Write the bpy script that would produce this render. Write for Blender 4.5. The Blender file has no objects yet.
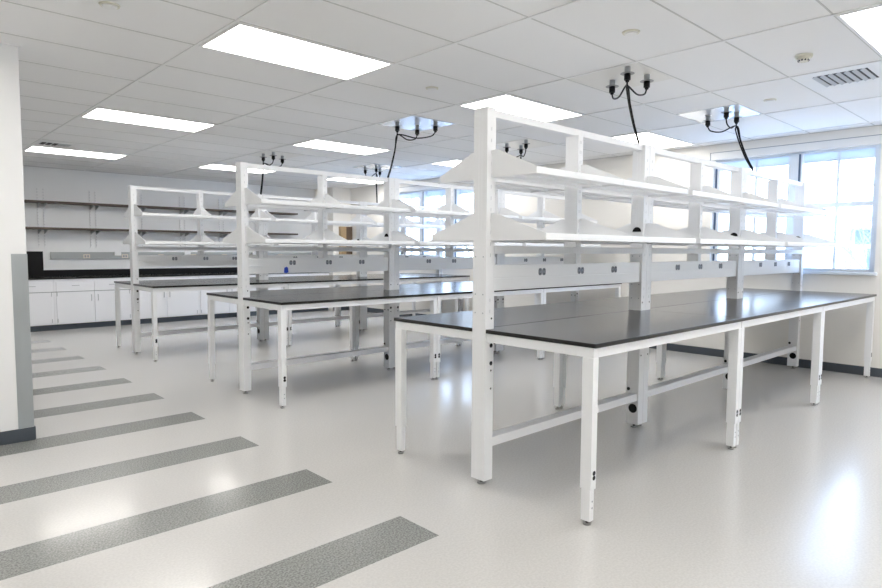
import bpy, math, random
from mathutils import Vector, Matrix
random.seed(7)
sc = bpy.context.scene
COL = sc.collection
PI = math.pi
CZ = 2.774            # ceiling height

# ------------------------------------------------------------------ materials
def new_mat(name):
    m = bpy.data.materials.new(name); m.use_nodes = True
    nt = m.node_tree; nt.nodes.clear()
    out = nt.nodes.new('ShaderNodeOutputMaterial')
    return m, nt, out

def principled(name, col, rough=.5, metal=0., spec=.5, noise=0., nscale=30., bump=0., coat=0., stretch=None):
    m, nt, out = new_mat(name)
    b = nt.nodes.new('ShaderNodeBsdfPrincipled')
    nt.links.new(b.outputs[0], out.inputs[0])
    b.inputs['Base Color'].default_value = (*col, 1)
    b.inputs['Roughness'].default_value = rough
    b.inputs['Metallic'].default_value = metal
    b.inputs['Specular IOR Level'].default_value = spec
    if coat: b.inputs['Coat Weight'].default_value = coat; b.inputs['Coat Roughness'].default_value = .1
    if noise or bump:
        tc = nt.nodes.new('ShaderNodeTexCoord')
        mp = nt.nodes.new('ShaderNodeMapping')
        if stretch: mp.inputs['Scale'].default_value = stretch
        nt.links.new(tc.outputs['Object'], mp.inputs['Vector'])
        n = nt.nodes.new('ShaderNodeTexNoise'); n.inputs['Scale'].default_value = nscale
        n.inputs['Detail'].default_value = 3
        nt.links.new(mp.outputs[0], n.inputs['Vector'])
        if noise:
            mx = nt.nodes.new('ShaderNodeMix'); mx.data_type = 'RGBA'
            mx.inputs[6].default_value = (*[c*(1-noise) for c in col], 1)
            mx.inputs[7].default_value = (*[min(1, c*(1+noise)) for c in col], 1)
            nt.links.new(n.outputs['Fac'], mx.inputs[0]); nt.links.new(mx.outputs[2], b.inputs['Base Color'])
        if bump:
            bp_ = nt.nodes.new('ShaderNodeBump'); bp_.inputs['Strength'].default_value = bump
            bp_.inputs['Distance'].default_value = .002
            nt.links.new(n.outputs['Fac'], bp_.inputs['Height']); nt.links.new(bp_.outputs[0], b.inputs['Normal'])
    return m

def emission(name, col, strength):
    m, nt, out = new_mat(name)
    e = nt.nodes.new('ShaderNodeEmission'); e.inputs[0].default_value = (*col, 1); e.inputs[1].default_value = strength
    nt.links.new(e.outputs[0], out.inputs[0]); return m

M = {}
M['white_metal'] = principled('white_powder_coat', (.85, .86, .875), .38, noise=.01, nscale=60)
M['shelf_metal'] = principled('white_shelf_steel', (.85, .86, .875), .35, noise=.01, nscale=60)
M['raceway'] = principled('pale_grey_raceway', (.90, .91, .92), .4, noise=.01)
M['wall'] = principled('wall_paint_warm_lit', (.87, .85, .81), .75, noise=.012, nscale=4, bump=.05)  # white wall; the cream tint stands in for warm lamp light
M['wall_cool'] = principled('wall_paint_cool', (.86, .865, .865), .75, noise=.012, nscale=4, bump=.05)
M['wall_near'] = principled('wall_paint_near', (.86, .86, .86), .75, noise=.01, nscale=4, bump=.05)
M['ceiling'] = principled('ceiling_tile', (.88, .88, .88), .9, noise=.02, nscale=300, bump=.15)
M['grid'] = principled('ceiling_grid_white', (.86, .86, .86), .5)
M['reveal_and_shadow'] = principled('ceiling_grid_reveal_and_shadow', (.62, .62, .61), .8)
M['black_top'] = principled('black_resin_worktop', (.012, .0115, .011), .2, spec=.42)
M['black_edge'] = principled('black_resin_edge', (.012, .012, .013), .45)
M['black'] = principled('black_rubber', (.005, .005, .006), .45, spec=.25)
M['dark'] = principled('dark_hole', (.03, .03, .035), .7)
M['slot_pale'] = principled('slot_pale', (.55, .57, .60), .7)
M['slot'] = principled('slot_grey', (.36, .38, .42), .7)
M['outlet'] = principled('outlet_grey', (.24, .26, .30), .5)
M['base'] = principled('baseboard_slate_vinyl', (.062, .075, .092), .5, noise=.05)
M['foot'] = principled('levelling_foot_steel', (.35, .35, .34), .35, metal=.8)
M['steel'] = principled('brushed_steel', (.40, .43, .45), .32, metal=.9, noise=.12, nscale=8, stretch=(1, 1, .2))
M['cab'] = principled('cabinet_white', (.88, .885, .91), .45, noise=.008)
M['cabgap'] = principled('cabinet_gap', (.35, .36, .38), .8)
M['handle'] = principled('handle_grey', (.52, .53, .55), .4, metal=.5)
M['oak_dark'] = principled('dark_shelf_wood', (.075, .05, .035), .5, noise=.25, nscale=8, stretch=(1, 12, 12))
M['shelf_edge'] = principled('shelf_top_laminate', (.55, .48, .42), .5)
M['tan'] = principled('tan_wood', (.42, .30, .17), .5, noise=.15, nscale=10, stretch=(6, 6, 1))
M['brown'] = principled('brown_wood', (.10, .065, .04), .5, noise=.2, nscale=10, stretch=(6, 6, 1))
M['strip'] = principled('wall_raceway_grey', (.42, .44, .44), .5, noise=.01)
M['beige'] = principled('beige_plastic', (.72, .66, .56), .5)
M['white_pl'] = principled('white_plastic', (.85, .85, .84), .5)
M['cream_pl'] = principled('cream_plastic', (.76, .74, .64), .5)
M['blue'] = principled('blue_tape', (.01, .06, .55), .6)
M['conn'] = principled('clear_grey_socket', (.40, .42, .44), .35)
M['flange'] = principled('flange_grey', (.34, .34, .35), .4, metal=.3)
M['panel'] = principled('service_panel_steel', (.80, .79, .76), .3, metal=.0, noise=.02, nscale=5)
M['panel_shiny'] = principled('service_panel_gloss', (.78, .82, .88), .22, metal=.35, noise=.02, nscale=5)
M['grille'] = principled('grille_grey', (.52, .54, .57), .5)
M['frame_win'] = principled('window_frame_paint_backlit', (.74, .79, .85), .45)  # blue-grey tone includes the shade of frames seen against the daylight
M['mull_dark'] = principled('mullion_dark_gasket', (.08, .13, .22), .5)
M['lamp'] = emission('ceiling_light_diffuser', (1, .972, .93), 4.6)
M['bld'] = principled('pale_render_wall', (.62, .62, .62), .9, noise=.02, nscale=2)
M['bld_roof'] = principled('pale_roof', (.72, .73, .75), .9, noise=.03, nscale=2)
M['bld_win'] = principled('building_window', (.14, .18, .21), .3)
M['bark'] = principled('pale_bark', (.30, .29, .28), .9, noise=.1)
M['ground'] = principled('pale_ground', (.62, .62, .60), .95, noise=.06, nscale=.5)

def glass_mat():
    m, nt, out = new_mat('window_glass')
    t = nt.nodes.new('ShaderNodeBsdfTransparent'); t.inputs[0].default_value = (.97, .985, 1, 1)
    g = nt.nodes.new('ShaderNodeBsdfGlossy'); g.inputs['Roughness'].default_value = .02
    lw = nt.nodes.new('ShaderNodeLayerWeight'); lw.inputs[0].default_value = .5
    pw = nt.nodes.new('ShaderNodeMath'); pw.operation = 'POWER'; pw.inputs[1].default_value = 5; nt.links.new(lw.outputs['Facing'], pw.inputs[0])
    fr = nt.nodes.new('ShaderNodeMath'); fr.operation = 'MULTIPLY_ADD'; fr.inputs[1].default_value = .9; fr.inputs[2].default_value = .04; nt.links.new(pw.outputs[0], fr.inputs[0])
    mx = nt.nodes.new('ShaderNodeMixShader')
    nt.links.new(fr.outputs[0], mx.inputs[0]); nt.links.new(t.outputs[0], mx.inputs[1]); nt.links.new(g.outputs[0], mx.inputs[2])
    nt.links.new(mx.outputs[0], out.inputs[0]); return m
M['glass'] = glass_mat()

def shade_mat():
    m, nt, out = new_mat('roller_shade_fabric')
    t = nt.nodes.new('ShaderNodeBsdfTranslucent'); t.inputs[0].default_value = (.74, .80, .86, 1)
    d = nt.nodes.new('ShaderNodeBsdfDiffuse'); d.inputs[0].default_value = (.78, .82, .86, 1)
    mx = nt.nodes.new('ShaderNodeMixShader'); mx.inputs[0].default_value = .45
    nt.links.new(t.outputs[0], mx.inputs[1]); nt.links.new(d.outputs[0], mx.inputs[2]); nt.links.new(mx.outputs[0], out.inputs[0])
    return m
M['shade'] = shade_mat()

def floor_mat():
    m, nt, out = new_mat('polished_vinyl_floor')
    N = nt.nodes; L = nt.links
    b = N.new('ShaderNodeBsdfPrincipled'); L.new(b.outputs[0], out.inputs[0])
    tc = N.new('ShaderNodeTexCoord'); sx = N.new('ShaderNodeSeparateXYZ'); L.new(tc.outputs['Object'], sx.inputs[0])
    def math_(op, a, bb=None):
        n = N.new('ShaderNodeMath'); n.operation = op
        for i, v in enumerate((a, bb)):
            if v is None: continue
            if isinstance(v, (int, float)): n.inputs[i].default_value = v
            else: L.new(v, n.inputs[i])
        return n.outputs[0]
    # inlaid stripes: every 0.932 m, 0.299 m wide, ending on the line x = 1.988
    ym = math_('FLOORED_MODULO', math_('SUBTRACT', sx.outputs[1], 2.129), .932)
    ins = math_('LESS_THAN', ym, .299)
    ins = math_('MULTIPLY', ins, math_('LESS_THAN', sx.outputs[0], 1.988))
    ins = math_('MULTIPLY', ins, math_('LESS_THAN', sx.outputs[1], 10.95))
    # speckle
    n1 = N.new('ShaderNodeTexNoise'); n1.inputs['Scale'].default_value = 90; n1.inputs['Detail'].default_value = 2
    L.new(tc.outputs['Object'], n1.inputs['Vector'])
    r1 = N.new('ShaderNodeValToRGB'); r1.color_ramp.elements[0].position = .35; r1.color_ramp.elements[1].position = .65
    r1.color_ramp.elements[0].color = (.555, .543, .522, 1); r1.color_ramp.elements[1].color = (.615, .603, .58, 1)
    L.new(n1.outputs['Fac'], r1.inputs[0])
    n2 = N.new('ShaderNodeTexNoise'); n2.inputs['Scale'].default_value = 110; n2.inputs['Detail'].default_value = 3
    L.new(tc.outputs['Object'], n2.inputs['Vector'])
    r2 = N.new('ShaderNodeValToRGB'); r2.color_ramp.elements[0].position = .38; r2.color_ramp.elements[1].position = .62
    r2.color_ramp.elements[0].color = (.155, .16, .15, 1); r2.color_ramp.elements[1].color = (.32, .325, .305, 1)
    L.new(n2.outputs['Fac'], r2.inputs[0])
    mx = N.new('ShaderNodeMix'); mx.data_type = 'RGBA'
    L.new(ins, mx.inputs[0]); L.new(r1.outputs[0], mx.inputs[6]); L.new(r2.outputs[0], mx.inputs[7])
    L.new(mx.outputs[2], b.inputs['Base Color'])
    b.inputs['Roughness'].default_value = .25
    b.inputs['Coat Weight'].default_value = .30; b.inputs['Coat Roughness'].default_value = .12
    b.inputs['Specular IOR Level'].default_value = .55
    nb = N.new('ShaderNodeTexNoise'); nb.inputs['Scale'].default_value = 1.6; nb.inputs['Detail'].default_value = 3
    L.new(tc.outputs['Object'], nb.inputs['Vector'])
    bu = N.new('ShaderNodeBump'); bu.inputs['Strength'].default_value = .05; bu.inputs['Distance'].default_value = .01
    L.new(nb.outputs['Fac'], bu.inputs['Height']); L.new(bu.outputs[0], b.inputs['Normal'])
    return m
M['floor'] = floor_mat()

# ------------------------------------------------------------------ mesh builder
class MB:
    def __init__(s): s.v = []; s.f = []; s.mi = []; s.ms = []; s.sm = []
    def _m(s, m):
        if m not in s.ms: s.ms.append(m)
        return s.ms.index(m)
    def add(s, vs, fs, m, smooth=False):
        o = len(s.v); s.v += [tuple(v) for v in vs]
        k = s._m(m)
        for f in fs: s.f.append([i+o for i in f]); s.mi.append(k); s.sm.append(smooth)
        return s
    def box(s, x0, x1, y0, y1, z0, z1, m):
        vs = [(x, y, z) for x in (x0, x1) for y in (y0, y1) for z in (z0, z1)]
        return s.add(vs, [(0,1,3,2),(4,6,7,5),(0,4,5,1),(2,3,7,6),(0,2,6,4),(1,5,7,3)], m)
    def prism(s, pts, axis, a, b, m):
        """pts: 2D polygon in the two other axes (ordered x,y,z minus axis); extruded from a to b along axis"""
        def mk(p, t):
            if axis == 'x': return (t, p[0], p[1])
            if axis == 'y': return (p[0], t, p[1])
            return (p[0], p[1], t)
        n = len(pts)
        area = sum(pts[i][0]*pts[(i+1)%n][1]-pts[(i+1)%n][0]*pts[i][1] for i in range(n))
        if (area < 0) != (axis == 'y'): pts = pts[::-1]
        vs = [mk(p, a) for p in pts]+[mk(p, b) for p in pts]
        fs = [tuple(range(n))[::-1], tuple(range(n, 2*n))]+[(i, (i+1)%n, n+(i+1)%n, n+i) for i in range(n)]
        return s.add(vs, fs, m)
    def cyl(s, c, r, h, m, axis='z', n=20, r2=None, smooth=True):
        r2 = r if r2 is None else r2
        vs = []
        for k, (t, rr) in enumerate(((0, r), (h, r2))):
            for i in range(n):
                a = 2*PI*i/n; u, w = rr*math.cos(a), rr*math.sin(a)
                p = {'z': (u, w, t), 'x': (t, u, w), 'y': (w, t, u)}[axis]
                vs.append((c[0]+p[0], c[1]+p[1], c[2]+p[2]))
        s.add(vs, [(i, (i+1)%n, n+(i+1)%n, n+i) for i in range(n)], m, smooth)
        o = len(s.v)-2*n
        k = s._m(m)
        s.f.append([o+i for i in range(n)][::-1]); s.mi.append(k); s.sm.append(False)
        s.f.append([o+n+i for i in range(n)]); s.mi.append(k); s.sm.append(False)
        return s
    def tube(s, pts, r, m, n=8):
        pts = [Vector(p) for p in pts]; rings = []
        up = Vector((.13, .97, .2)).normalized()
        for i, p in enumerate(pts):
            t = (pts[min(i+1, len(pts)-1)]-pts[max(i-1, 0)]).normalized()
            a = t.cross(up); a = a.normalized() if a.length > 1e-4 else t.orthogonal().normalized()
            b = t.cross(a).normalized()
            rr = r(i/(len(pts)-1)) if callable(r) else r
            rings.append([p+a*rr*math.cos(2*PI*k/n)+b*rr*math.sin(2*PI*k/n) for k in range(n)])
        vs = [v for ring in rings for v in ring]
        fs = [(i*n+k, i*n+(k+1)%n, (i+1)*n+(k+1)%n, (i+1)*n+k) for i in range(len(pts)-1) for k in range(n)]
        fs += [tuple(range(n))[::-1], tuple(range((len(pts)-1)*n, len(pts)*n))]
        return s.add(vs, fs, m, True)
    def build(s, name, parent=None, bevel=0., kind=None):
        me = bpy.data.meshes.new(name)
        me.from_pydata(s.v, [], s.f)
        for m in s.ms: me.materials.append(M[m])
        me.polygons.foreach_set('material_index', s.mi)
        me.polygons.foreach_set('use_smooth', s.sm)
        me.update()
        import bmesh
        b = bmesh.new(); b.from_mesh(me); bmesh.ops.recalc_face_normals(b, faces=b.faces); b.to_mesh(me); b.free()
        o = bpy.data.objects.new(name, me); COL.objects.link(o)
        if parent: o.parent = parent
        if bevel:
            bm_ = o.modifiers.new('edge', 'BEVEL'); bm_.width = bevel; bm_.segments = 2; bm_.limit_method = 'ANGLE'
            bm_.angle_limit = math.radians(50); bm_.harden_normals = False
        if kind: o['kind'] = kind
        return o

def smooth_path(pts, n=8):
    P = [Vector(p) for p in pts]; P = [P[0]*2-P[1]]+P+[P[-1]*2-P[-2]]; out = []
    for i in range(1, len(P)-2):
        for k in range(n):
            t = k/n
            out.append(.5*((2*P[i])+(-P[i-1]+P[i+1])*t+(2*P[i-1]-5*P[i]+4*P[i+1]-P[i+2])*t*t+(-P[i-1]+3*P[i]-3*P[i+1]+P[i+2])*t**3))
    out.append(P[-2]); return out

def thing(name, label, cat, loc=(0, 0, 0), group=None):
    o = bpy.data.objects.new(name, None); COL.objects.link(o); o.empty_display_size = .1
    o.location = loc; tag(o, label, cat, group); return o
def tag(o, label, cat, group=None):
    o['label'] = label; o['category'] = cat
    if group: o['group'] = group
    return o
def copy_tree(o, parent=None):
    c = o.copy(); COL.objects.link(c)
    if parent: c.parent = parent
    for ch in [x for x in KIDS.get(o.name, [])]: copy_tree(ch, c)
    return c
KIDS = {}
def index_kids():
    KIDS.clear()
    for o in bpy.data.objects:
        if o.parent: KIDS.setdefault(o.parent.name, []).append(o)

# ------------------------------------------------------------------ room shell
XW, YB = 8.2, 12.56
X0, Y0 = -3.6, -3.6
MB().box(X0, XW+.25, Y0, YB+.1, -.12, 0, 'floor').build('floor', kind='structure')
MB().box(X0, XW+.25, Y0, YB+.1, CZ, CZ+.1, 'ceiling').build('ceiling', kind='structure')
MB().box(X0, XW+.25, YB, YB+.1, 0, CZ, 'wall_cool').build('wall_back', kind='structure')
MB().box(X0-.1, X0, Y0, YB+.1, 0, CZ, 'wall_cool').build('wall_left', kind='structure')
MB().box(X0-.1, XW+.25, Y0-.1, Y0, 0, CZ, 'wall').build('wall_right', kind='structure')
MB().box(X0, .853, 5.212, 5.40, 0, CZ, 'wall_near').build('wall_front', kind='structure', bevel=.004)
# window wall with two openings and an unseen third, added for bluish light
OP = [(1.73, 3.56), (7.45, 10.28), (-1.35, .55)]
ZS, ZH = 1.160, 2.575
w = MB()
ys = [Y0, OP[2][0], OP[2][1], OP[0][0], OP[0][1], OP[1][0], OP[1][1], YB+.1]
for i in range(0, 7, 2): w.box(XW, XW+.25, ys[i], ys[i+1], 0, CZ, 'wall')
for a, b in OP:
    w.box(XW, XW+.25, a, b, 0, ZS, 'wall'); w.box(XW, XW+.25, a, b, ZH, CZ, 'wall')
w.build('wall_window', kind='structure')

MB().box(7.72, XW, 11.80, YB, 0, CZ, 'wall').build('wall_corner', kind='structure')
# baseboards
def baseboard(name, x0, x1, y0, y1, h=.10): return MB().box(x0, x1, y0, y1, 0, h, 'base').build(name, kind='structure', bevel=.003)
baseboard('baseboard_window', XW-.012, XW, Y0, YB)
baseboard('baseboard_corner', 7.71, XW-.012, 11.788, 11.80)
baseboard('baseboard_front', X0, .86, 5.20, 5.212, .095)
baseboard('baseboard_front_end', .853, .865, 5.212, 5.40, .095)
# sills and shade-pocket trim
MB().box(XW-.03, XW+.10, OP[0][0]-.03, OP[0][1]+.03, ZS-.035, ZS, 'frame_win').build('trim_1', kind='structure', bevel=.004)
MB().box(XW-.03, XW+.10, OP[1][0]-.03, OP[1][1]+.03, ZS-.035, ZS, 'frame_win').build('trim_2', kind='structure', bevel=.004)
def pocket(name, y0, y1):
    t = MB(); t.box(XW-.012, XW, y0, y1, 2.664, 2.672, 'slot'); t.box(XW-.012, XW, y1-.012, y1, 2.575, 2.672, 'slot')
    t.box(XW-.010, XW, y0, y1-.012, 2.575, 2.664, 'white_pl')
    t.build(name, kind='structure')
pocket('trim_3', -1.5, 3.60); pocket('trim_4', 7.40, 10.33)

# ceiling suspension grid
TX, TY, GX, GY = 1.245, .632, 1.735, 3.69
g = MB()
k = -3
while GX+k*TX < XW:
    x = GX+k*TX
    if x > X0: g.box(x-.011, x+.011, Y0, YB, CZ-.006, CZ+.001, 'grid'); g.box(x-.0125, x+.0125, Y0, YB, CZ-.001, CZ+.001, 'reveal_and_shadow')  # slightly wider grey strip draws a thin shadow along each white bar
    k += 1
g.build('trim_5', kind='structure')
g = MB(); k = -9
while GY+k*TY < YB:
    y = GY+k*TY
    if y > Y0: g.box(X0, XW, y-.005, y+.005, CZ-.0025, CZ+.001, 'reveal_and_shadow')
    k += 1
g.build('trim_6', kind='structure')
g = MB(); g.box(XW-.02, XW, Y0, YB, CZ-.006, CZ, 'reveal_and_shadow'); g.box(X0, XW, YB-.02, YB, CZ-.006, CZ, 'reveal_and_shadow')
g.box(X0, .853+.02, 5.192, 5.212, CZ-.006, CZ, 'grid')
g.build('trim_7', kind='structure')

# windows
def window(name, a, b, thick, thin):
    root = bpy.data.objects.new(name, None); COL.objects.link(root); root.location = (XW+.12, (a+b)/2, ZS); root['kind'] = 'structure'
    oy = (a+b)/2
    f = MB(); F = 'frame_win'; x0, x1 = -.05, .05
    H = ZH-ZS
    f.box(x0, x1, a-oy, b-oy, 0, .035, F); f.box(x0, x1, a-oy, b-oy, H-.03, H, F)
    f.box(x0, x1, a-oy, a-oy+.065, .035, H-.03, F); f.box(x0, x1, b-oy-.065, b-oy, .035, H-.03, F)
    f.box(x0-.004, x0, b-oy-.030, b-oy-.008, .035, H-.03, 'mull_dark')
    edges = [a+.065]
    for t in thick: edges += [t-.075, t+.075]
    edges.append(b-.065)
    for t in thick:
        f.box(x0-.06, x1, t-.075-oy, t+.075-oy, .035, H-.03, F)
        f.box(x0-.062, x0-.06, t-.058-oy, t-.035-oy, .035, H-.03, 'mull_dark')
    for i in range(0, len(edges), 2):
        e0, e1 = edges[i]-oy, edges[i+1]-oy
        f.box(x0+.01, x1-.01, e0, e1, .750, .800, F)
        f.box(x0+.01, x1-.01, e0, e1, 1.285, 1.305, F)
        for t in thin:
            if edges[i] < t < edges[i+1]:
                for z0, z1 in ((.035, .750), (.800, 1.285), (1.305, H-.03)): f.box(x0+.015, x1-.015, t-.013-oy, t+.013-oy, z0, z1, F)
    f.build('window_frame', root, bevel=.003)
    for i in range(0, len(edges), 2):
        seg = [edges[i]]+[t for t in thin if edges[i] < t < edges[i+1]]+[edges[i+1]]
        for s0, s1 in zip(seg, seg[1:]):
            p = MB(); p.box(.002, .008, s0-oy, s1-oy, .03, H-.03, 'glass'); p.build('pane', root)
        p = MB(); p.box(-.03, -.027, edges[i]-oy+.002, edges[i+1]-oy-.002, 1.30, H-.001, 'shade'); p.build('roller_shade', root)
window('window_1', *OP[0], [2.58], [2.15, 3.05])
window('window_added', *OP[2], [-.40], [-.87, .07])  # unseen window, added to bring in bluish daylight
window('window_2', *OP[1], [8.43, 9.36], [7.97, 8.88, 9.79])

# ------------------------------------------------------------------ lab bench unit (double sided, shelves above)
W = 1.8288
ZT = .927
def make_bench():
    r = thing('lab_bench', '', 'lab bench')
    # worktops with notches round the posts
    for s in (-1, 1):
        pts = [(.001, .788), (.001, .055), (.076, .055), (.076, .004), (W-.076, .004), (W-.076, .055), (W-.001, .055), (W-.001, .788)]
        pts = [(x, s*y) for x, y in pts]
        MB().prism(pts, 'z', ZT-.022, ZT, 'black_top').build('worktop', r, bevel=.002)
        f = MB()
        for x0, x1 in ((.006, .046), (W-.046, W-.006)):
            y0, y1 = sorted((s*.057, s*.774)); f.box(x0, x1, y0, y1, ZT-.073, ZT-.0225, 'white_metal')
        y0, y1 = sorted((s*.734, s*.774)); f.box(.046, W-.046, y0, y1, ZT-.073, ZT-.0225, 'white_metal')
        y0, y1 = sorted((s*.057, s*.087)); f.box(.046, W-.046, y0, y1, ZT-.073, ZT-.0225, 'white_metal')
        f.build('table_frame', r, bevel=.0015)
        for x0 in (.003, W-.050):
            y0, y1 = sorted((s*.712, s*.775))
            l = MB(); l.box(x0, x0+.047, y0, y1, .187, ZT-.074, 'white_metal')
            yf = s*.775
            for dz in (.246, .270): l.cyl((x0+.028, yf-(.0015 if s < 0 else 0), dz), .0125, .0015, 'black', 'y', 12)
            leg = l.build('leg', r, bevel=.002)
            t = MB(); ya, yb = sorted((s*.717, s*.768)); t.box(x0+.005, x0+.042, ya, yb, .022, .187, 'white_metal')
            for dz in (.088, .122): t.cyl((x0+.028, s*.768-(.001 if s < 0 else 0), dz), .005, .001, 'slot', 'y', 10)
            t.build('leg_extension', leg, bevel=.0015)
            c = MB(); c.cyl((x0+.022, s*.743, 0), .020, .010, 'foot', n=16); c.cyl((x0+.022, s*.743, .010), .007, .013, 'black', n=10)
            c.build('levelling_foot', leg)
    # posts
    for side in (0, 1):
        x0 = .0015 if side == 0 else W-.0735
        x1 = x0+.0720
        p = MB(); p.box(x0, x1, -.052, .052, .03, 2.19, 'white_metal')
        for s in (-1, 1):
            yf = s*.052; e = .0012
            y0, y1 = sorted((yf, yf+s*e))
            z = 1.02
            while z < 2.12:
                if not (1.14 < z+.01 < 1.30):
                    p.box(x0+.034, x0+.0375, y0, y1, z, z+.020, 'slot_pale')
                z += .065
            for z, rr in ((.83, .013), (.725, .013), (.988, .006), (.683, .006), (.576, .006)):
                p.cyl((x0+(.050 if side == 0 else .022), y0, z), rr, e, 'black' if rr > .01 else 'dark', 'y', 14)
        # small bolt holes on both x faces
        for xf in (x0-.0010, x1-(.0002 if side else 0)):
            for y in (-.030, .030):
                for z in (1.345, 1.128, 1.02): p.cyl((xf, y, z), .0042, .001, 'slot', 'x', 8)
        xin = x1 if side == 0 else x0-.0012
        for y in (-.030, .030):
            for z in (.83, .70): p.cyl((xin, y, z), .008, .0012, 'dark', 'x', 10)
        # groove down the outer faces
        for s in (-1, 1): p.box(x0-.0008, x1+.0002, s*.012-.001, s*.012+.001, 1.5, 2.185, 'shelf_metal')
        post = p.build('post', r, bevel=.002)
        k = MB(); k.cyl((xin, -.006, .155), .036, .0015, 'black', 'x', 24); k.cyl((xin-(.004 if side else 0), .034, .305), .013, .005, 'black', 'x', 14)
        k.build('cable_knockout', post)
        if side:
            MB().prism([(.036*math.cos(a*PI/14), 1.531+.036*math.sin(a*PI/14)) for a in range(15)], 'x', xin, xin+.0015, 'black').build('cable_knockout', post)
        c = MB()
        c.cyl((x0+.036, 0, 0), .026, .010, 'foot', n=18); c.cyl((x0+.036, 0, .010), .009, .022, 'black', n=12)
        c.build('levelling_foot', post)
    xm = W/2
    m = MB(); m.box(xm-.027, xm+.027, -.050, .050, 1.298, 2.145, 'white_metal')
    for s in (-1, 1):
        y0, y1 = sorted((s*.050, s*.0512)); z = 1.44
        while z < 2.12:
            m.box(xm-.008, xm-.005, y0, y1, z, z+.020, 'slot_pale'); m.box(xm+.005, xm+.008, y0, y1, z, z+.020, 'slot_pale')
            z += .065
    m.build('mid_upright', r, bevel=.002)
    MB().box(.074, W-.074, -.028, .028, 2.145, 2.188, 'white_metal').build('top_rail', r, bevel=.002)
    MB().box(.074, W-.074, -.054, -.0502, 1.363, 1.408, 'raceway').box(.074, W-.074, .0502, .054, 1.363, 1.408, 'raceway').build('shelf_rail', r, bevel=.001)
    rl = MB(); rl.box(.074, W-.074, -.040, .040, .222, .227, 'white_metal')
    for s in (-1, 1):
        y0, y1 = sorted((s*.036, s*.040)); rl.box(.074, W-.074, y0, y1, .227, .276, 'white_metal')
    rl.box(.074, W-.074, -.036, .036, .270, .276, 'white_metal')
    rl.build('foot_rail', r, bevel=.001)
    rc = MB(); rc.box(.077, W-.077, -.036, .036, 1.146, 1.218, 'raceway'); rc.box(.077, W-.077, -.036, .036, 1.221, 1.297, 'raceway')
    rc.box(.074, W-.074, -.034, .034, 1.150, 1.292, 'raceway')
    race = rc.build('raceway', r, bevel=.0015)
    for s in (-1, 1):
        for x in (.540, .965, 1.385):
            o = MB(); yf = s*.036
            for dx in (-.019, .019):
                pts = []
                for i in range(16):
                    a = 2*PI*i/16; pts.append((x+dx+.0165*math.copysign(abs(math.cos(a))**.6, math.cos(a)), 1.250+.023*math.copysign(abs(math.sin(a))**.8, math.sin(a))))
                y0, y1 = sorted((yf, yf+s*.003)); o.prism(pts, 'y', y0, y1, 'outlet')
                for dz in (-.012, .012):
                    y2, y3 = sorted((yf+s*.003, yf+s*.0035))
                    o.box(x+dx-.006, x+dx-.003, y2, y3, 1.250+dz-.004, 1.250+dz+.004, 'black'); o.box(x+dx+.003, x+dx+.006, y2, y3, 1.250+dz-.004, 1.250+dz+.004, 'black')
            o.build('outlet', race)
    # shelves and their side brackets
    for s in (-1, 1):
        for zb, dep in ((1.795, .377), (1.440, .447)):
            for x0, x1 in ((.043, xm-.003), (xm+.003, W-.043)):
                b = MB(); h = .036
                ya, yb = s*.056, s*dep
                y0, y1 = sorted((ya, yb)); b.box(x0, x1, y0, y1, zb+.012, zb+.017, 'shelf_metal')
                y0, y1 = sorted((yb-s*.014, yb)); b.box(x0, x1, y0, y1, zb, zb+h, 'shelf_metal')
                y0, y1 = sorted((ya, ya+s*.014)); b.box(x0, x1, y0, y1, zb, zb+.030, 'shelf_metal')
                ymid = (ya+yb)/2; b.box(x0+.02, x1-.02, ymid-.018, ymid+.018, zb+.002, zb+.012, 'shelf_metal')
                b.build('shelf', r, bevel=.002)
            hh = .155
            prof = [(s*.0535, zb), (s*(dep+.001), zb+.0005), (s*(dep+.001), zb+.037), (s*.150, zb+hh-.022), (s*.100, zb+hh), (s*.0535, zb+hh)]
            for x0, x1 in ((.036, .042), (W-.042, W-.036), (xm-.0025, xm+.0025)):
                MB().prism(prof, 'x', x0, x1, 'white_metal').build('shelf_bracket', r)
    return r
bench = make_bench()
index_kids()
rows = [('nearest', 2.46), ('middle', 5.57), ('farthest', 8.61)]
unit = ['left end unit', 'centre unit', 'window end unit']
BX = 2.602
first = True
for rn, yc in rows:
    for k in range(3):
        bx = BX-(.055 if rn == 'farthest' else 0)
        o = bench if first else copy_tree(bench)
        first = False
        o.location = (bx+k*W, yc, 0)
        tag(o, f'white double-sided lab bench with black top, {unit[k]} of {rn} row', 'lab bench', 'lab benches in three rows of three')

# blue tape on the raceway of the middle row
o = MB().prism([(-.022, -.028), (-.016, .022), (.010, .030), (.022, .020), (.026, -.026), (.002, -.034)], 'y', -.002, .002, 'blue').build('tape_tab')
o.location = (3.066, 5.57-.0385, 1.180); tag(o, 'small blue tape tab stuck on the raceway of the middle bench row', 'tape')

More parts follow.
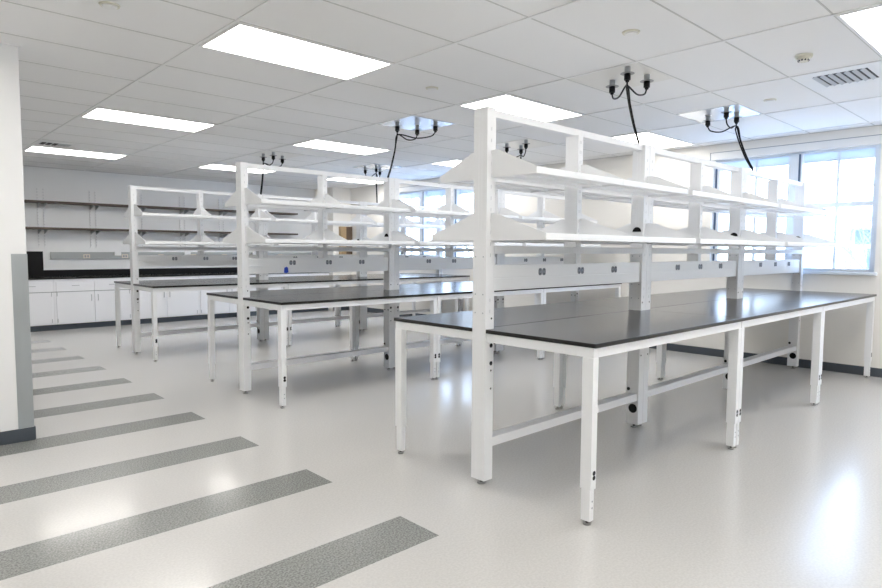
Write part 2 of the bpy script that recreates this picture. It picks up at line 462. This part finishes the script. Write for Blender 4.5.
# ------------------------------------------------------------------ ceiling lights
def make_light():
    r = thing('ceiling_light', '', 'ceiling light')
    f = MB(); x0, x1, y0, y1 = .012, TX-.012, .008, TY-.008; t = .020
    for a in ((x0, x1, y0, y0+t), (x0, x1, y1-t, y1), (x0, x0+t, y0+t, y1-t), (x1-t, x1, y0+t, y1-t)):
        f.box(*a, -.010, 0, 'grid')
    f.build('frame', r)
    MB().box(x0+t, x1-t, y0+t, y1-t, -.006, -.001, 'lamp').build('diffuser', r)
    return r
lamp = make_light(); index_kids()
LL = [(0, 0, 'largest fully visible one, over the striped floor'),
      (0, 5, 'second in the left column beyond the largest'), (0, 10, 'last of the left column beside the small grille'),
      (2, -5, 'cut by the top right corner of the picture'), (2, 0, 'behind the tall left post of the nearest bench row'),
      (2, 5, 'between the hanging cords above the middle row'), (2, 10, 'far one behind the left cords of the farthest row'),
      (4, 0, 'behind the leftmost cord of the nearest row'), (4, 5, 'sliver left of the nearest bench row post'),
      (4, 10, 'farthest one near the room corner'),
      (-2, 0, 'added outside the picture at the left'), (-2, -5, 'added outside the picture, left of the camera'), (0, -5, 'added outside the picture above the camera'), (4, -5, 'added outside the picture at the right window'), (-2, 5, 'added outside the picture behind the near wall'),  # unseen lamps from here on, added to even out the room light
      (0, -10, 'added outside the picture, well behind the camera on the right'), (2, -10, 'added outside the picture at the far right'), (-2, -10, 'added outside the picture, farthest behind the camera'), (4, -10, 'added outside the picture beside the right window wall')]  # unseen row added to brighten bench faces turned towards the right wall
for i, (kx, ky, lb) in enumerate(LL):
    o = lamp if i == 0 else copy_tree(lamp)
    o.location = (GX+kx*TX, GY+ky*TY, CZ)
    tag(o, 'glowing flat ceiling light, '+lb, 'ceiling light', 'flat rectangular ceiling lights')

# ------------------------------------------------------------------ ceiling service panels, sockets and hanging cords
def service(x0, y0, plugs, gather, E, where, shiny, nmlist):
    r = thing('service_panel', f'square ceiling panel with three power sockets {where}', 'ceiling panel', (x0, y0, CZ), 'ceiling service panels above the benches')
    p = MB(); p.box(.012, .610, .012, TY-.012, -.004, 0, 'panel_shiny' if shiny else 'panel')
    p.build('cover_plate', r, bevel=.001)
    for j, (px, py) in enumerate(plugs):
        s_ = MB(); s_.cyl((px-x0, py-y0, -.054), .022, .050, 'conn', n=20); s_.cyl((px-x0, py-y0, -.006), .034, .003, 'grid', n=20)
        so = s_.build('socket', r)
        MB().cyl((px-x0, py-y0, -.057), .052, .003, 'flange', n=24).build('flange', so)
    gx, gy = plugs[gather]
    G = Vector((gx, gy, 2.63)); E = Vector(E)
    for j, (px, py) in enumerate(plugs):
        off = Vector(((j-1)*.013, (j-1)*.009, 0))
        c = thing('power_cord', f'black cord and plug, {nmlist[j]} of three hanging {where}', 'power cord', (px, py, CZ-.057), 'black cords hanging to the benches')
        pl = MB(); pl.cyl((0, 0, -.046), .024, .046, 'black', n=20); pl.cyl((0, 0, -.062), .012, .016, 'black', n=14, r2=.018); pl.build('plug', c)
        P = Vector((px, py, CZ-.117))
        if j == gather: pts = [P, G+off*.5, G+off+Vector((0, 0, -.04))]
        else:
            mid = (P+G)/2; mid.z = 2.592
            q = P+(G-P)*.12; q.z = 2.612
            pts = [P, q, mid, G+off+Vector((0, 0, .0))]
        A = pts[-1]; D = E-A
        pts += [A+D*.25+off*.3+Vector((0, 0, -.03)), A+D*.62+off*.8+Vector((0, 0, -.03)), E+off+Vector((0, 0, .012)), E+off]
        base = Vector(c.location)
        MB().tube([v-base for v in smooth_path(pts)], .0065, 'black').build('cord', c)
A_, B_ = GX+2*TX, GX+3.5*TX
R = [GY-2*TY, GY+2*TY, GY+7*TY]
zt = 2.199
service(A_, R[0], [(4.525, 2.81), (4.28, 2.53), (4.58, 2.535)], 1, (4.345, 2.46, zt), 'above left half of nearest bench row', False, ('left', 'middle', 'right'))
service(B_, R[0], [(6.39, 2.845), (6.135, 2.555), (6.43, 2.575)], 2, (6.58, 2.46, zt), 'above window end of nearest bench row', True, ('left', 'middle', 'right'))
service(A_, R[1], [(4.30, 5.305), (4.58, 5.30), (4.59, 5.01)], 0, (4.385, 5.57, zt), 'above left half of middle bench row', True, ('left', 'middle', 'right'))
service(B_, R[1], [(6.18, 5.37), (6.43, 5.34), (6.14, 5.02)], 1, (6.55, 5.57, zt), 'above window end of middle bench row', False, ('left', 'middle', 'right'))
service(A_, R[2], [(4.33, 8.43), (4.36, 8.186), (4.63, 8.42)], 0, (4.375, 8.61, zt), 'above left half of farthest bench row', False, ('left', 'middle', 'right'))
service(B_, R[2], [(6.24, 8.55), (6.25, 8.26), (6.54, 8.54)], 1, (6.53, 8.61, zt), 'above window end of farthest bench row', True, ('left', 'middle', 'right'))

# ------------------------------------------------------------------ ceiling fittings
v = thing('air_vent', 'square white ceiling air vent with slatted grille beside the smoke detector', 'air vent', (GX+3*TX, GY-4*TY, CZ))
f = MB(); gx0, gx1, gy0, gy1 = .11, .50, .13, .50
f.box(.012, .61, .012, gy0, -.006, 0, 'white_pl'); f.box(.012, .61, gy1, TY-.012, -.006, 0, 'white_pl')
f.box(.012, gx0, gy0, gy1, -.006, 0, 'white_pl'); f.box(gx1, .61, gy0, gy1, -.006, 0, 'white_pl')
f.build('frame', v)
MB().box(gx0, gx1, gy0, gy1, -.0015, 0, 'dark').build('backing', v)
for i in range(7):
    y = gy0+.02+i*(gy1-gy0-.045)/6
    MB().prism([(y, -.002), (y+.004, -.002), (y+.026, -.014), (y+.022, -.014)], 'x', gx0+.002, gx1-.002, 'grille').build('slat', v)
v = thing('air_vent', 'small grey slotted ceiling grille beside the last light of the left column', 'air vent', (GX, GY+9*TY, CZ))
MB().box(.012, .62, .012, TY-.012, -.003, 0, 'grid').build('frame', v)
s_ = MB(); s_.box(.05, .40, .20, .42, -.005, -.003, 'grille'); s_.build('backing', v)
for i in range(5): MB().box(.06+i*.068, .105+i*.068, .21, .41, -.009, -.005, 'dark' if i < 3 else 'grille').build('slat', v)

sd = thing('smoke_detector', 'cream domed smoke detector on the ceiling tile beside the air vent', 'smoke detector', (4.94, 1.53, CZ))
MB().cyl((0, 0, -.018), .055, .018, 'cream_pl', n=28, r2=.058).build('base_ring', sd, bevel=.002)
h = MB(); h.cyl((0, 0, -.044), .030, .026, 'cream_pl', n=28, r2=.044)
for a in range(10):
    t = 2*PI*a/10; h.box(.031*math.cos(t)-.005, .031*math.cos(t)+.005, .031*math.sin(t)-.005, .031*math.sin(t)+.005, -.043, -.032, 'dark')
h.build('sensor_head', sd)
for x, y, lb in ((3.64, 2.134, 'beyond the top edge, left of the smoke detector'), (6.15, 2.17, 'over the nearest bench row, beyond the air vent'),
                 (3.648, 4.028, 'between the two biggest lights'), (1.10, 3.97, 'at the top left of the picture')):
    s_ = MB(); s_.cyl((0, 0, -.008), .052, .008, 'cream_pl', n=26, r2=.056); s_.cyl((0, 0, -.016), .036, .008, 'white_pl', n=26, r2=.042); s_.cyl((0, 0, -.014), .008, .003, 'slot', n=10)
    o = s_.build('sprinkler_cover'); o.location = (x, y, CZ); tag(o, 'round white sprinkler cover on the ceiling, '+lb, 'sprinkler', 'round sprinkler covers')

# ------------------------------------------------------------------ near wall corner guard
o = thing('corner_guard', 'brushed steel corner guard on the edge of the near white wall', 'corner guard', (.853, 5.212, .096))
MB().box(-.093, .0030, -.0028, -.0003, 0, 1.244, 'steel').build('front_plate', o)
MB().box(.0005, .0030, -.0003, .098, 0, 1.244, 'steel').build('side_plate', o)

# ------------------------------------------------------------------ back wall: base cabinets, counter, shelves
YF = 11.97; CW = 1.215
def make_cab():
    r = thing('base_cabinet', '', 'cabinet')
    b = MB(); b.box(.001, CW-.001, .022, YB-YF-.002, .095, .862, 'cab'); b.build('body', r)
    MB().box(.0, CW, .05, YB-YF-.002, 0, .095, 'base').build('toe_kick', r)
    for s in (0, 1):
        x0 = .032 if s == 0 else CW/2+.002; x1 = x0+CW/2-.034
        d = MB().box(x0, x1, 0, .020, .105, .640, 'cab').build('door', r, bevel=.002)
        hx = x1-.055 if s == 0 else x0+.045
        MB().box(hx, hx+.010, -.022, -.012, .475, .585, 'handle').box(hx, hx+.010, -.012, 0, .475, .485, 'handle').box(hx, hx+.010, -.012, 0, .575, .585, 'handle').build('handle', d)
        gx = x0+.004 if s == 0 else x1-.014
        for z in (.13, .575): MB().box(gx, gx+.010, -.006, 0, z, z+.065, 'handle').build('hinge', d)
        w_ = MB().box(x0, x1, 0, .020, .652, .815, 'cab').build('drawer', r, bevel=.002)
        c = (x0+x1)/2
        MB().box(c-.055, c+.055, -.022, -.012, .745, .755, 'handle').box(c-.055, c-.045, -.012, 0, .745, .755, 'handle').box(c+.045, c+.055, -.012, 0, .745, .755, 'handle').build('handle', w_)
    MB().box(.004, CW-.004, .001, .021, .640, .652, 'cabgap').box(.004, CW-.004, .002, .021, .817, .862, 'cab').build('face_rail', r)
    return r
cab = make_cab(); index_kids()
nm = ['cut off by the near wall edge, leftmost visible', 'first one fully seen right of the near wall', 'behind the left end of the farthest bench', 'behind the middle of the farthest bench', 'fifth along the back wall', 'rightmost, nearest the room corner']
xs = [2.325+(i-1)*CW for i in range(5)]
for i, x in enumerate(xs):
    o = cab if i == 0 else copy_tree(cab)
    o.location = (x, YF, 0)
    tag(o, 'white two-door base cabinet along back wall, '+nm[i], 'cabinet', 'white base cabinets along the back wall')
# last run up to 7.70
t = copy_tree(cab); t.location = (xs[-1]+CW, YF, 0); tag(t, 'white two-door base cabinet along back wall, '+nm[5], 'cabinet', 'white base cabinets along the back wall')
ct = thing('countertop', 'long black countertop with backsplash on the white base cabinets by the back wall', 'countertop', (0, 0, 0))
MB().box(-.6, 7.715, YF-.02, YB-.002, .864, .890, 'black_top').build('worktop', ct, bevel=.002)
MB().box(2.29, 7.715, YB-.025, YB-.002, .8905, 1.000, 'black').build('backsplash', ct, bevel=.002)
MB().box(-.6, 2.29, YB-.025, YB-.002, .8905, 1.325, 'black').build('tall_backsplash', ct, bevel=.002)
for i in range(2):
    o = copy_tree(cab); o.location = (2.325-CW*(2+i), YF, 0)
    tag(o, 'white base cabinet at the hidden left end of the back wall run', 'cabinet', 'hidden cabinets behind the near wall')

rw = thing('wall_raceway', 'long grey power raceway strip on the back wall above the black backsplash', 'raceway', (2.40, YB, 1.19))
MB().box(0, 5.2, -.035, -.001, 0, .125, 'strip').build('channel', rw, bevel=.002)
for x in (2.96, 3.60, 4.25, 4.88, 5.52, 6.16, 6.80):
    MB().box(x-2.40-.055, x-2.40+.055, -.040, -.035, .012, .085, 'beige').box(x-2.40-.035, x-2.40-.008, -.042, -.040, .03, .068, 'slot').box(x-2.40+.008, x-2.40+.035, -.042, -.040, .03, .068, 'slot').build('outlet', rw)
for x, lb in ((3.467, 'left of the farthest bench row'), (4.75, 'second from the left'), (6.19, 'further right of the others')):
    b = MB(); b.box(-.058, .058, -.045, -.0005, 0, .070, 'white_pl'); b.box(-.045, .045, -.047, -.045, .012, .058, 'grid'); o = b.build('switch_box', bevel=.002); o.location = (x, YB-.036, 1.250)
    tag(o, 'small white box clipped on the grey wall raceway, '+lb, 'switch box', 'white boxes on the wall raceway')

SX = [2.283, 3.09, 3.88, 4.685, 5.48, 6.28]
for i, x in enumerate(SX):
    lb = ['first', 'second', 'third', 'fourth', 'fifth', 'sixth'][i]
    s_ = thing('shelf_standard', f'pair of grey slotted shelf uprights on back wall, {lb} pair from the left', 'shelf standard', (x, YB, 1.40), 'slotted uprights on the back wall')
    for dx in (-.045, .045):
        t = MB(); t.box(dx-.010, dx+.010, -.014, -.001, 0, 1.02, 'grid')
        for j in range(20): t.box(dx-.003, dx+.003, -.0145, -.0138, .03+j*.05, .05+j*.05, 'slot')
        t.build('track', s_)
for z, lb in ((2.148, 'upper'), (1.702, 'lower')):
    s_ = thing('wall_shelf', f'long dark wooden {lb} shelf on the back wall above the cabinets', 'shelf', (1.2, YB, z), 'long shelves on the back wall')
    MB().box(0, 5.9, -.315, -.015, 0, .032, 'oak_dark').build('board', s_, bevel=.002)
    for x in SX:
        for dx in (-.045, .045):
            MB().prism([(-.015, -.002), (-.27, -.002), (-.27, -.012), (-.015, -.075)], 'x', x-1.2+dx-.005, x-1.2+dx+.005, 'handle').build('shelf_bracket', s_)
o = thing('wall_panel', 'small tan and dark brown wooden cabinet on the back wall near the room corner', 'wall cabinet', (7.87, 11.80, 1.28))
MB().box(0, .14, -.10, -.001, 0, .62, 'tan').build('side_panel', o, bevel=.002); MB().box(.14, .30, -.10, -.001, 0, .62, 'brown').build('door', o, bevel=.002)
o.name = 'wall_cabinet'

# ------------------------------------------------------------------ outdoors
MB().box(9, 90, -60, 90, -3.7, -3.6, 'ground').build('ground', kind='structure')
b = thing('building', 'pale low building with a pitched roof seen through the right window', 'building', (30, 0, -3.6))
ZB = 3.6
MB().box(0, 12, -14, 7.55, 0, 2.38+ZB, 'bld').build('wall', b)
MB().prism([(-.5, 2.38+ZB), (6, 5.4+ZB), (12.5, 2.38+ZB)], 'y', -14.5, 7.8, 'bld_roof').build('roof', b)
for y1, n_, z0, z1 in ((7.05, 3, 1.72, 2.30), (6.60, 2, .25, 1.55)):
    for k in range(n_+3):
        ya = y1-k*.62
        wdw = MB().box(-.04, 0, ya-.56, ya, z0+ZB, z1+ZB, 'bld_win').build('window', b)
for k in range(4): MB().box(-.05, 0, 7.2-k*3.4-.03, 7.2-k*3.4+.03, 0, 2.3+ZB, 'bld_roof').build('downpipe', b)
def tree(x, y, h, lb, seed):
    rnd = random.Random(seed); m = MB()
    def br(p, d, L, r, n):
        pts = [p]; q = p.copy(); dd = d.copy()
        for _ in range(4):
            dd = (dd+Vector((rnd.uniform(-.2, .2), rnd.uniform(-.2, .2), rnd.uniform(-.05, .15)))).normalized(); q = q+dd*L/4; pts.append(q.copy())
        m.tube(pts, lambda t, r=r: r*(1-.5*t), 'bark', 5)
        if n > 0:
            for i in range(4):
                k = rnd.choice((2, 3, 4)); nd = (dd+Vector((rnd.uniform(-1, 1), rnd.uniform(-1, 1), rnd.uniform(-.2, .7)))*.9).normalized()
                br(pts[k], nd, L*.66, r*.5, n-1)
    br(Vector((0, 0, 0)), Vector((0, 0, 1)), h*.42, h*.016, 4)
    o = m.build('bare_tree'); o.location = (x, y, -3.6); tag(o, lb, 'tree', 'bare trees outside the windows')
tree(21, 9.6, 9, 'bare leafless tree outside the right window, left of the pale building', 3)
tree(22, 15.5, 8, 'bare leafless tree outside, nearest the glass behind the shelves', 5)
tree(20.5, 3.6, 9.5, 'bare leafless tree rising in front of the pale building roof', 8)
tree(26, 24, 10, 'bare leafless tree outside the far left window', 11)

# ------------------------------------------------------------------ sky
wd = bpy.data.worlds.new('sky'); sc.world = wd; wd.use_nodes = True
nt = wd.node_tree; nt.nodes.clear()
ow = nt.nodes.new('ShaderNodeOutputWorld'); bg = nt.nodes.new('ShaderNodeBackground'); nt.links.new(bg.outputs[0], ow.inputs[0])
tc = nt.nodes.new('ShaderNodeTexCoord'); sp = nt.nodes.new('ShaderNodeSeparateXYZ'); nt.links.new(tc.outputs['Generated'], sp.inputs[0])
rp = nt.nodes.new('ShaderNodeValToRGB'); nt.links.new(sp.outputs[2], rp.inputs[0])
rp.color_ramp.elements[0].position = 0; rp.color_ramp.elements[0].color = (.70, .84, 1, 1)
rp.color_ramp.elements[1].position = .7; rp.color_ramp.elements[1].color = (.36, .58, 1, 1)
nt.links.new(rp.outputs[0], bg.inputs[0]); bg.inputs[1].default_value = 3.6

# ------------------------------------------------------------------ camera
cd = bpy.data.cameras.new('camera'); co = bpy.data.objects.new('camera', cd); COL.objects.link(co)
Rv = Vector((0.7305791066512608, -0.68280669529299, 0.005402387223406996))
Uv = Vector((0.04426686912586025, 0.055256164929483084, 0.9974904513503273))
Fv = Vector((0.6813916738722595, 0.7285065360724994, -0.07059471422995241))
co.matrix_world = Matrix(((Rv.x, Uv.x, -Fv.x, 0), (Rv.y, Uv.y, -Fv.y, 0), (Rv.z, Uv.z, -Fv.z, 1.381626514977288), (0, 0, 0, 1)))
cd.sensor_width = 36; cd.lens = 618.310296/882*36; cd.clip_start = .05; cd.clip_end = 300
sc.camera = co
sc.view_settings.view_transform = 'Standard'; sc.view_settings.look = 'None'
sc.view_settings.exposure = 1.33; sc.view_settings.gamma = 1; sc.view_settings.use_curve_mapping = False
sc.cycles.diffuse_bounces = 10; sc.cycles.max_bounces = 12; sc.cycles.transparent_max_bounces = 16
sc.cycles.sample_clamp_indirect = 6
